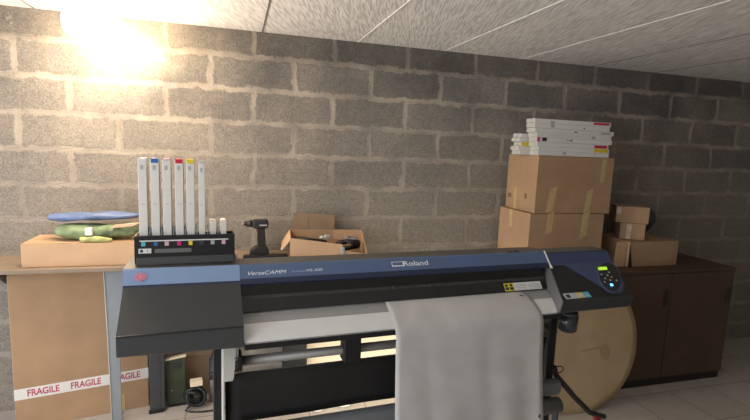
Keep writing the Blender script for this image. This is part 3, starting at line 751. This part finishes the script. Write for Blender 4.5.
# pale sheet painting the lit right half of the back wall's inner face
bm = bm_new(); add_prism(bm, [(.285, H-.062), (W-T, H-.082), (W-T, H-.002), (.285, H-.002)], D-T-.003, D-T-.0005, 'y'); obj('lit_inner_face', bm, M['card2'], ob)
def OB(x, y, z):
    c, s = math.cos(-.085), math.sin(-.085); return (.462+x*c-y*s, -.262+x*s+y*c, SZ+z)
def squiggle(seed, cx, cy, cz, rx, ry, rz_, n=26, r=.006):
    rnd = random.Random(seed); P = []
    a = rnd.random()*6
    for i in range(n):
        a += .5+rnd.random()*.4; k = .55+.45*rnd.random()
        P.append(OB(cx+rx*k*math.cos(a), cy+ry*k*math.sin(a), cz+rz_*math.sin(i*.7)*.5))
    Q = []
    for i in range(len(P)-1):
        for u in (0, .25, .5, .75):
            p0 = Vector(P[max(i-1, 0)]); p1 = Vector(P[i]); p2 = Vector(P[i+1]); p3 = Vector(P[min(i+2, len(P)-1)])
            Q.append(.5*((2*p1)+(-p0+p2)*u+(2*p0-5*p1+4*p2-p3)*u*u+(-p0+3*p1-3*p2+p3)*u**3))
    bm = bm_new(); add_tube(bm, Q, r, 7); return bm
tag(obj('cable_tangle', squiggle(3, .135, .10, .098, .10, .06, .03, 40, .008), M['black']), 'tangle of black cable in the left half of the open box', 'cable')
tag(obj('cable_tangle', squiggle(11, .358, .095, .066, .088, .07, .07, 70, .010), M['black']), 'tangle of thick black cable at the right end of the open box', 'cable')
tag(obj('cable_tangle', squiggle(21, .385, .085, .112, .045, .04, .012, 16, .0045), M['greymetal']), 'thin grey cable lying on the thick black cable in the open box', 'cable')
bm = bm_new(); add_cyl(bm, (0, 0, 0), (.035, 0, -.010), .008, .008, 14); add_box(bm, .03, .062, -.010, .010, -.016, .010, .003)
tag(obj('cable_plug', bm, M['offwhite'], loc=OB(.185, .05, .126), rz=.3), 'off-white plug lying on the cables in the open box', 'plug')
bm = bm_new(); add_box(bm, 0, .020, 0, .006, 0, .050, .001); add_box(bm, .004, .016, -.0008, 0, .012, .040)
tag(obj('paper_tag', bm, mat('pale_blue_tag', (.42, .50, .60), .5), loc=OB(.312, -.009, .022)), 'pale blue label card stuck at the front of the open box', 'label card')
bm = bm_new(); add_box(bm, 0, .022, 0, .02, 0, .026, .002); add_box(bm, .004, .018, -.0008, 0, .006, .02)
tag(obj('paper_packet', bm, M['white'], loc=(.436, -.335, SZ)), 'small white block at the front left corner of the open box', 'packet')

# ------------------------------------------------------------------ low brown cabinet at the right with cartons on it
CB = .862
cb = thing('low_cabinet', 'low dark brown wooden cabinet with a black plinth under the cartons', 'cabinet', (1.93, -.58, 0))
bm = bm_new(); add_box(bm, 0, 1.75, .02, .56, .0, .06); obj('plinth', bm, M['plinth'], cb)
bm = bm_new(); add_box(bm, 0, 1.75, .018, .56, .06, CB-.02); obj('carcass', bm, M['cabinet'], cb)
bm = bm_new(); add_box(bm, -.005, 1.755, 0, .57, CB-.02, CB, .002); obj('cabinet_top', bm, M['cabinet'], cb)
for i in range(3):
    bm = bm_new(); add_box(bm, .006+i*.582, .580+i*.582, 0, .018, .065, CB-.024, .002); d_ = obj('door', bm, M['cabinet'], cb)
    bm = bm_new(); add_box(bm, .53+i*.582, .545+i*.582, -.014, 0, .60, .72, .003); obj('door_handle', bm, M['plinth'], d_)

low = carton('cardboard_box', 'large cardboard carton standing on the cabinet, lower one of the big pair', (2.005, -.425, CB), .0, .592, .375, 1.240-CB, 'card', 'large cartons in the stack')
up = carton('cardboard_box', 'large cardboard carton holding the white packets, upper one of the big pair', (2.035, -.420, 1.2415), .0, .602, .355, .381, 'card', 'large cartons in the stack')
# tape on the upper carton
patch('tape_strip', up, .085, .140, .0, .165, 'tape', skew=.022, cut=.02)
patch('tape_strip', up, .385, .435, .0, .150, 'tape', skew=.018, cut=.03)
patch('tape_strip', up, .495, .530, .215, .375, 'tape', skew=.010)
patch('tape_strip', up, .215, .245, .0, .15, 'tape', face='left', skew=.008)
patch('printed_stamp', up, .285, .325, .075, .105, 'cardline', face='left')
patch('printed_stamp', up, .095, .125, .085, .120, 'cardline', face='left')
patch('tape_strip', low, .125, .175, .235, .377, 'tape', skew=.008, cut=.02)
patch('tape_strip', low, .400, .455, .20, .377, 'tape', skew=.012, cut=.03)
patch('tape_strip', low, .205, .240, .255, .377, 'tape', face='left', skew=.006)

# long white packets, front column
zt = 1.6235
def packet(x, y, z, l, h, label, marks, d=.085, rz=0):
    t = thing('ink_packet', label, 'ink box', (x, y, z), rz, 'white ink packets on the top carton')
    bm = bm_new(); add_box(bm, 0, l, 0, d, 0, h-.0008, .0012); obj('packet_body', bm, M['white'], t)
    bm = bm_new(); add_prism(bm, [(-.012, .012), (-.004, .006), (0, .004), (0, d-.004), (-.004, d-.006), (-.012, d-.012)], .002, h-.004, 'z'); obj('end_flap', bm, M['offwhite'], t)
    for (x0, x1, k0, k1, mm) in marks:
        bm = bm_new(); add_quad(bm, (x0, -.0008, h*k0), (x1, -.0008, h*k0), (x1, -.0008, h*k1), (x0, -.0008, h*k1)); obj('printed_label', bm, M[mm], t)
    return t
ph = .0345
spec = [(2.030, .560, 'white ink packet lying directly on the upper carton, plain with a small grey square', [(.19, .215, .35, .9, 'ltgrey'), (.44, .455, .5, .7, 'ltgrey')]),
        (2.035, .560, 'white ink packet with a yellow label at its right end', [(.435, .552, .15, .95, 'yellow'), (.49, .50, .0, .12, 'ltgrey')]),
        (2.025, .565, 'white ink packet with a red label, just above the yellow-labelled one', [(.45, .555, .12, .75, 'red')]),
        (2.020, .585, 'white ink packet with a black end label, in the middle of the stack', [(.035, .07, .15, .95, 'darktext'), (-.002, .018, .0, .98, 'magenta'), (.25, .265, .4, .7, 'darktext'), (.22, .246, .4, .7, 'ltgrey')]),
        (2.012, .590, 'white ink packet with a grey square near its right end, above the black-labelled one', [(.43, .46, .1, .7, 'ltgrey'), (.10, .36, .50, .56, 'ltgrey')]),
        (2.000, .625, 'white ink packet sticking out furthest to the right', [(.30, .33, .35, .55, 'darktext'), (.52, .60, .3, .7, 'ltgrey')]),
        (1.990, .585, 'white ink packet second from the top of the stack', [(.12, .15, .2, .9, 'ltgrey'), (.375, .388, .25, .5, 'darktext')]),
        (1.990, .597, 'topmost white ink packet with a red label at its right end', [(.455, .585, .35, .85, 'red'), (.12, .15, .0, .6, 'ltgrey')])]
ph = .0295
for i, (x, l, lab, mk) in enumerate(spec):
    packet(x, -.410+.004*(i % 3), zt+i*ph, l, ph, lab, mk, .085, .004*((i*7) % 3-1))
back = [(1.965, 'white ink packet in the back column, lowest one', []), (1.955, 'white ink packet in the back column, with its end sticking out to the left', []),
        (1.975, 'white ink packet in the back column, with a yellow end label', [(.0, .085, .05, .95, 'yellow')]), (1.958, 'white ink packet in the back column, with a magenta mark at its end', [(.10, .14, .1, .9, 'magenta')]), (1.965, 'topmost white ink packet in the back column', [])]
for i, (x, lab, mk) in enumerate(back):
    packet(x, -.300+.003*(i % 2), zt+i*.028, .50, .028, lab, mk, .085)

# small cartons at the far right
t = carton('cardboard_box', 'wide cardboard box under the two small boxes at the right end', (2.815, -.455, CB), 0, .44, .33, .182, 'card')
bm = bm_new(); add_prism(bm, [(-.105, .0), (-.012, .0), (-.004, .180), (-.092, .178)], .02, .024, 'y'); obj('loose_flap', bm, M['card2'], t)
bm = bm_new(); add_prism(bm, [(-.0, .0), (.035, .0), (.0, .165)], -.004, -.0005, 'y'); obj('gap_shade', bm, M['plinth'], t)  # dark wedge painted for the shaded gap beside the flap
t = carton('cardboard_box', 'small cardboard box with shiny tape, in the middle of the right-hand stack', (2.820, -.345, CB+.184), -.55, .165, .18, .118, 'card')
patch('tape_strip', t, .040, .070, .002, .110, 'cleartape', skew=.004)
t = carton('cardboard_box', 'small cardboard box with taped lid, on top of the right-hand stack', (2.785, -.330, CB+.304), -.55, .215, .19, .118, 'card')
patch('tape_strip', t, .0, .215, .075, .125, 'cleartape', face='top', d=.118)
patch('tape_strip', t, .0, .030, .06, .111, 'cleartape')
# dark lump filling the darkness beside the small boxes
bm = bm_new(); add_sphere(bm, (3.19, -.135, CB+.29), .13, 1.0, .8, .8, lump=.10, seed=4)
bm.verts.ensure_lookup_table()
for v in bm.verts: v.co.z = max(v.co.z, CB+.183)
tag(obj('dark_lump', bm, M['greycase']), 'dark lump filling the darkness behind the small boxes', 'bag')

# ------------------------------------------------------------------ round kraft disc leaning on the cabinet
dk = thing('round_kraft_disc', 'large round kraft cardboard disc leaning against the brown cabinet', 'disc', (2.262, -.765, .0))
tilt = math.radians(10); R_ = .462
bm = bm_new(); n = 72
def DP(r, a, off=0):
    x = r*math.cos(a); v = r*math.sin(a)+R_
    return Vector((x, v*math.sin(tilt)-off*math.cos(tilt), v*math.cos(tilt)+off*math.sin(tilt)))
prev = None
rads = [(0.0001, -.012), (.10, -.011), (.20, -.006), (.32, .0), (.42, .004), (.462, .004)]
ringsF = [[bm.verts.new(DP(r, 2*PI*i/n, o_)) for i in range(n)] for r, o_ in rads]
ringsB = [[bm.verts.new(DP(r, 2*PI*i/n, o_-.006)) for i in range(n)] for r, o_ in rads]
for RR in (ringsF, ringsB):
    for a, b_ in zip(RR, RR[1:]):
        for i in range(n): f = bm.faces.new((a[i], b_[i], b_[(i+1) % n], a[(i+1) % n])); f.smooth = True
    bm.faces.new(RR[0])
for i in range(n): bm.faces.new((ringsF[-1][i], ringsB[-1][i], ringsB[-1][(i+1) % n], ringsF[-1][(i+1) % n]))
obj('disc_face', bm, M['disc'], dk)
# faint stain like a leaf with a stalk
M['stain'] = mat('darker_kraft', (.42, .31, .175), .7, var=.05)
bm = bm_new()
def on_face(x, z, off=.0015):
    r = math.hypot(x, z-R_); a = math.atan2(z-R_, x)
    o_ = 0
    for (r0, o0), (r1, o1) in zip(rads, rads[1:]):
        if r0 <= r <= r1: o_ = o0+(o1-o0)*(r-r0)/(r1-r0)
    return DP(r, a, o_+off)
lf = [(.235, .33), (.262, .30), (.268, .26), (.25, .225), (.225, .215), (.198, .24), (.185, .28), (.195, .315)]
bm.faces.new([bm.verts.new(on_face(x-.02, z+.10, .002)) for x, z in lf])
for a, b_, w in (((.17, .405), (.10, .395), .010), ((.10, .395), (.02, .39), .007), ((.165, .42), (.145, .50), .008)):
    bm.faces.new([bm.verts.new(on_face(x, z, .002)) for x, z in ((a[0], a[1]-w), (a[0], a[1]+w), (b_[0], b_[1]+w*.7), (b_[0], b_[1]-w*.7))])
obj('stain', bm, M['stain'], dk)
bm = bm_new(); add_box(bm, 0, .04, 0, .03, 0, .02, .004); add_cyl(bm, (.02, .015, .02), (.02, .015, .028), .008, .006, 12)
tag(obj('red_cap', bm, M['redplas'], loc=(2.30, -.86, 0)), 'small red plastic piece on the floor before the kraft disc', 'plastic piece')

# ------------------------------------------------------------------ things under the shelf at the left
gc = thing('flat_carton', 'tall flat cardboard carton with red FRAGILE tape leaning on the block wall', 'box', (-1.02, -.225, 0), .17)
bm = bm_new(); add_box(bm, 0, .665, 0, .075, 0, .905, .004); obj('carton_body', bm, M['card'], gc)
bm = bm_new(); add_quad(bm, (.0, -.0012, .172), (.665, -.0012, .184), (.665, -.0012, .251), (.0, -.0012, .236)); tp = obj('tape_band', bm, M['white'], gc)
for k in range(3):
    text('tape_lettering', 'FRAGILE', 1, M['redtext'], tp, (.06+k*.205, -.0016, .187+k*.0038), (1, 0, .018), (0, 0, 1), width=.150, height=.040, bold=.02)
bm = bm_new(); add_quad(bm, (.505, -.0012, .775), (.565, -.0012, .785), (.565, -.0012, .85), (.505, -.0012, .84)); obj('red_sticker', bm, M['emblem'], gc)
bm = bm_new(); add_quad(bm, (.515, -.0014, .0), (.535, -.0014, .0), (.533, -.0014, .105), (.513, -.0014, .10)); obj('tape_end', bm, M['tape'], gc)

gp = thing('grey_plank', 'grey metal upright with a pale left edge in front of the flat carton', 'upright', (-.545, -.262, 0))
bm = bm_new(); add_prism(bm, [(.010, 0), (.060, 0), (.062, .45), (.095, .926), (-.004, .926), (.004, .5)], 0, .010, 'y', bev=.001); obj('upright_plate', bm, M['greymetal'], gp)
bm = bm_new(); add_prism(bm, [(.008, 0), (.0105, 0), (.0055, .5), (-.0035, .926), (-.007, .926), (.001, .5)], -.004, -.0003, 'y'); obj('pale_edge', bm, M['offwhite'], gp)

bk = thing('storage_case', 'tall dark grey plastic case standing right of the flat carton', 'case', (-.345, -.205, 0), .12)
bm = bm_new(); add_box(bm, 0, .085, 0, .15, 0, .60, .006); obj('case_body', bm, M['greycase'], bk)
bm = bm_new(); add_box(bm, .058, .0605, -.0012, 0, .01, .59); obj('case_seam', bm, M['black'], bk)
bm = bm_new(); add_box(bm, -.006, .075, -.01, .01, .0, .02, .003); obj('case_foot', bm, M['black'], bk)

gb = thing('green_panel', 'small green board with a cream top edge leaning beside the dark case', 'board', (-.252, -.150, 0), .10)
bm = bm_new(); add_prism(bm, [(.0, .0), (.100, .012), (.098, .315), (-.004, .300)], 0, .012, 'y'); obj('board_face', bm, M['pcb'], gb)
bm = bm_new(); add_prism(bm, [(-.012, .300), (.104, .314), (.106, .326), (-.010, .312)], -.004, .018, 'y'); obj('top_strip', bm, M['cream'], gb)
text('board_lettering', 'RM', 1, M['darktext'], gb, (.032, -.0008, .235), (1, 0, .06), (0, 0, 1), width=.05, height=.045, bold=.02)
bm = bm_new(); add_cyl(bm, (.022, 0, .105), (.022, -.004, .105), .006, .005, 12); obj('board_knob', bm, M['silver'], gb)
bm = bm_new(); add_box(bm, .0, .100, -.006, -.0005, .0, .012); obj('lower_strip', bm, M['black'], gb)

# coil of black cable with a tan wooden block on top
cc = thing('cable_coil', 'bundled coil of thick black cable on the floor right of the green board', 'cable coil', (-.095, -.185, 0))
for k in range(8):
    bm = bm_new(); r = .058-.004*k; ax = Vector((math.sin(k*2.1)*.5, 1, math.cos(k*1.7)*.45)).normalized(); e1 = ax.orthogonal().normalized(); e2 = ax.cross(e1)
    c = Vector((.012*math.sin(k*1.3), .012*math.cos(k*2.3), .074+.006*math.sin(k*3)))
    pts = [c+e1*(r*1.05*math.cos(a))+e2*(r*math.sin(a)) for a in [2*PI*q/32 for q in range(33)]]
    for p in pts: p.z = max(p.z, .0115)
    add_tube(bm, pts, .0105, 8); obj('cable_loop', bm, M['black'], cc)
bm = bm_new(); add_tube(bm, [(-.02, -.03, .03), (-.05, -.045, .010), (-.02, -.06, .007), (.05, -.072, .006), (.12, -.07, .006), (.19, -.05, .006), (.30, -.04, .006)], .0055, 8); obj('cable_tail', bm, M['black'], cc)
bm = bm_new(); add_box(bm, -.035, .035, -.025, .025, 0, .032, .003)
tag(obj('wooden_block', bm, M['cream'], loc=(-.085, -.190, .149), rz=.15), 'tan wooden block resting on the black cable coil', 'block')
cn = thing('spray_can', 'grey spray can standing on the floor by the cable coil', 'can', (.004, -.135, 0))
bm = bm_new(); add_cyl(bm, (0, 0, .0), (0, 0, .15), .017, .017, 20); obj('can_body', bm, M['silver'], cn)
bm = bm_new(); add_cyl(bm, (0, 0, .15), (0, 0, .165), .017, .010, 20); add_cyl(bm, (0, 0, .165), (0, 0, .19), .013, .012, 20); obj('can_cap', bm, M['greycase'], cn)
bx_ = thing('grey_canister', 'dark grey canister behind the spray can', 'canister', (.020, -.072, 0))
bm = bm_new(); add_cyl(bm, (0, 0, 0), (0, 0, .26), .036, .036, 24); add_cyl(bm, (0, 0, .26), (0, 0, .28), .036, .022, 24); obj('canister_body', bm, M['greycase'], bx_)
bm = bm_new(); add_cyl(bm, (0, 0, .28), (0, 0, .30), .018, .018, 16); obj('canister_cap', bm, M['black'], bx_)
bm = bm_new(); add_box(bm, 0, .33, 0, .03, 0, .52, .003)
t = thing('flat_carton', 'dark cardboard panel standing against the wall behind the cable coil', 'box', (-.17, -.0335, 0))
obj('carton_body', bm, M['cardin'], t)
bm = bm_new(); add_box(bm, .01, .32, -.0008, 0, .26, .262); obj('fold_line', bm, M['cardline'], t)

# cream board and black case seen through the gap under the printer
cr = thing('cream_board', 'long cream board leaning on the wall, seen in the gap under the printer', 'board', (.60, -.16, 0))
bm = bm_new(); add_prism(bm, [(0, 0), (.012, 0), (.10, .52), (.088, .52)], 0, 1.05, 'x'); obj('board_face', bm, M['cream'], cr)
bm = bm_new(); add_prism(bm, [(-.0008, .0), (0, 0), (.088, .52), (.0872, .52)], .30, .303, 'x'); obj('panel_joint', bm, M['cardin'], cr)
kc = thing('storage_case', 'black plastic case left of the cream board, under the shelf', 'case', (.442, -.18, 0))
bm = bm_new(); add_box(bm, 0, .145, 0, .12, 0, .55, .008); obj('case_body', bm, M['black'], kc)
bm = bm_new(); add_box(bm, .03, .115, -.012, 0, .42, .45, .004); obj('case_handle', bm, M['char'], kc)
# crumpled white paper on the floor under the shelf
for (x, y, s, lab) in ((.63, -.36, .05, 'crumpled white paper on the floor under the printer, left one'), (.80, -.34, .06, 'crumpled white paper on the floor under the printer, right one')):
    bm = bm_new(); bmesh.ops.create_icosphere(bm, subdivisions=3, radius=s)
    rnd = random.Random(int(x*100))
    for v in bm.verts: v.co *= .8+.35*rnd.random(); v.co.z = max(v.co.z*.7, -s*.5)
    zz = min(v.co.z for v in bm.verts)
    tag(obj('crumpled_paper', bm, M['white'], loc=(x, y, -zz)), lab, 'paper')

# ------------------------------------------------------------------ ceiling lamp
lp = thing('ceiling_lamp', 'glaring lit lamp with its glare built as a glowing teardrop under the ceiling by the block wall', 'lamp', (-.60, -.24, CZ))
bm = bm_new(); add_cyl(bm, (0, 0, -.0005), (0, 0, -.020), .07, .055, 28); add_cyl(bm, (0, 0, -.02), (.008, .0, -.05), .02, .02, 16); obj('lamp_mount', bm, M['batten'], lp)
bm = bm_new(); a = Vector((-.10, -.02, -.07)); b_ = Vector((.372, .085, -.236)); n = 22; k_ = 28  # glowing body takes the outline of the lamp's glare
d = (b_-a).normalized(); e1 = d.orthogonal().normalized(); e2 = d.cross(e1); rows = []
for i in range(n+1):
    u = i/n; rad = .10*math.sin(PI*u**.62)**.75+.0005
    rows.append([bm.verts.new(a+(b_-a)*u+(e1*math.cos(2*PI*q/k_)+e2*math.sin(2*PI*q/k_))*rad*.98) for q in range(k_)])
for A, B in zip(rows, rows[1:]):
    for q in range(k_): f = bm.faces.new((A[q], B[q], B[(q+1) % k_], A[(q+1) % k_])); f.smooth = True
for v in bm.verts: v.co.z = min(v.co.z, -.024)
obj('lamp_glare', bm, M['lamp'], lp)

# ------------------------------------------------------------------ light
def area(name, loc, target, sx, sy, power, col):
    l = bpy.data.lights.new(name, 'AREA'); l.shape = 'RECTANGLE'; l.size = sx; l.size_y = sy; l.energy = power; l.color = col
    o = bpy.data.objects.new(name, l); COL.objects.link(o); o.location = loc
    d = Vector(target)-Vector(loc); o.rotation_euler = d.to_track_quat('-Z', 'Y').to_euler(); return o
area('door_daylight', (-2.55, -2.35, 1.05), (0, -2.35, 1.25), 3.4, 2.0, 80, (.93, .96, 1.0))
area('front_left_fill', (-1.5, -3.2, 2.0), (.0, -1.7, 1.2), .9, .9, 15, (.92, .96, 1.0))  # added fill for the printer front, no window stands here
l = bpy.data.lights.new('lamp_glow', 'POINT'); l.energy = 25; l.color = (1, .78, .56); l.shadow_soft_size = .06
o = bpy.data.objects.new('lamp_glow', l); COL.objects.link(o); o.location = (-.52, -.70, 1.98)
area('board_fill', (1.05, -.75, .30), (1.05, 0, .25), .9, .06, 4.5, (1, .9, .72))  # added fill to brighten the cream board, not a lamp of the room
w = bpy.data.worlds.new('World'); SC.world = w; w.use_nodes = True
bg = w.node_tree.nodes['Background']; bg.inputs[0].default_value = (.75, .85, 1, 1); bg.inputs[1].default_value = .6

SC.view_settings.view_transform = 'Standard'
SC.view_settings.look = 'None'
SC.view_settings.exposure = 0
SC.view_settings.gamma = 1

# ------------------------------------------------------------------ camera
cam = bpy.data.cameras.new('camera'); co = bpy.data.objects.new('camera', cam); COL.objects.link(co)
f_px, yaw, pitch, roll = 474.38, .2862, -.1357, .0412
fw = Vector((math.sin(yaw)*math.cos(pitch), math.cos(yaw)*math.cos(pitch), math.sin(pitch)))
r = Vector((math.cos(yaw), -math.sin(yaw), 0)); u = r.cross(fw)
r2 = r*math.cos(roll)+u*math.sin(roll); u2 = -r*math.sin(roll)+u*math.cos(roll)
mx = Matrix((r2, u2, -fw)).transposed().to_4x4(); mx.translation = Vector((.1516, -3.1027, 1.6454))
co.matrix_world = mx
cam.sensor_fit = 'HORIZONTAL'; cam.sensor_width = 36; cam.lens = 36*f_px/750; cam.clip_start = .02
SC.camera = co
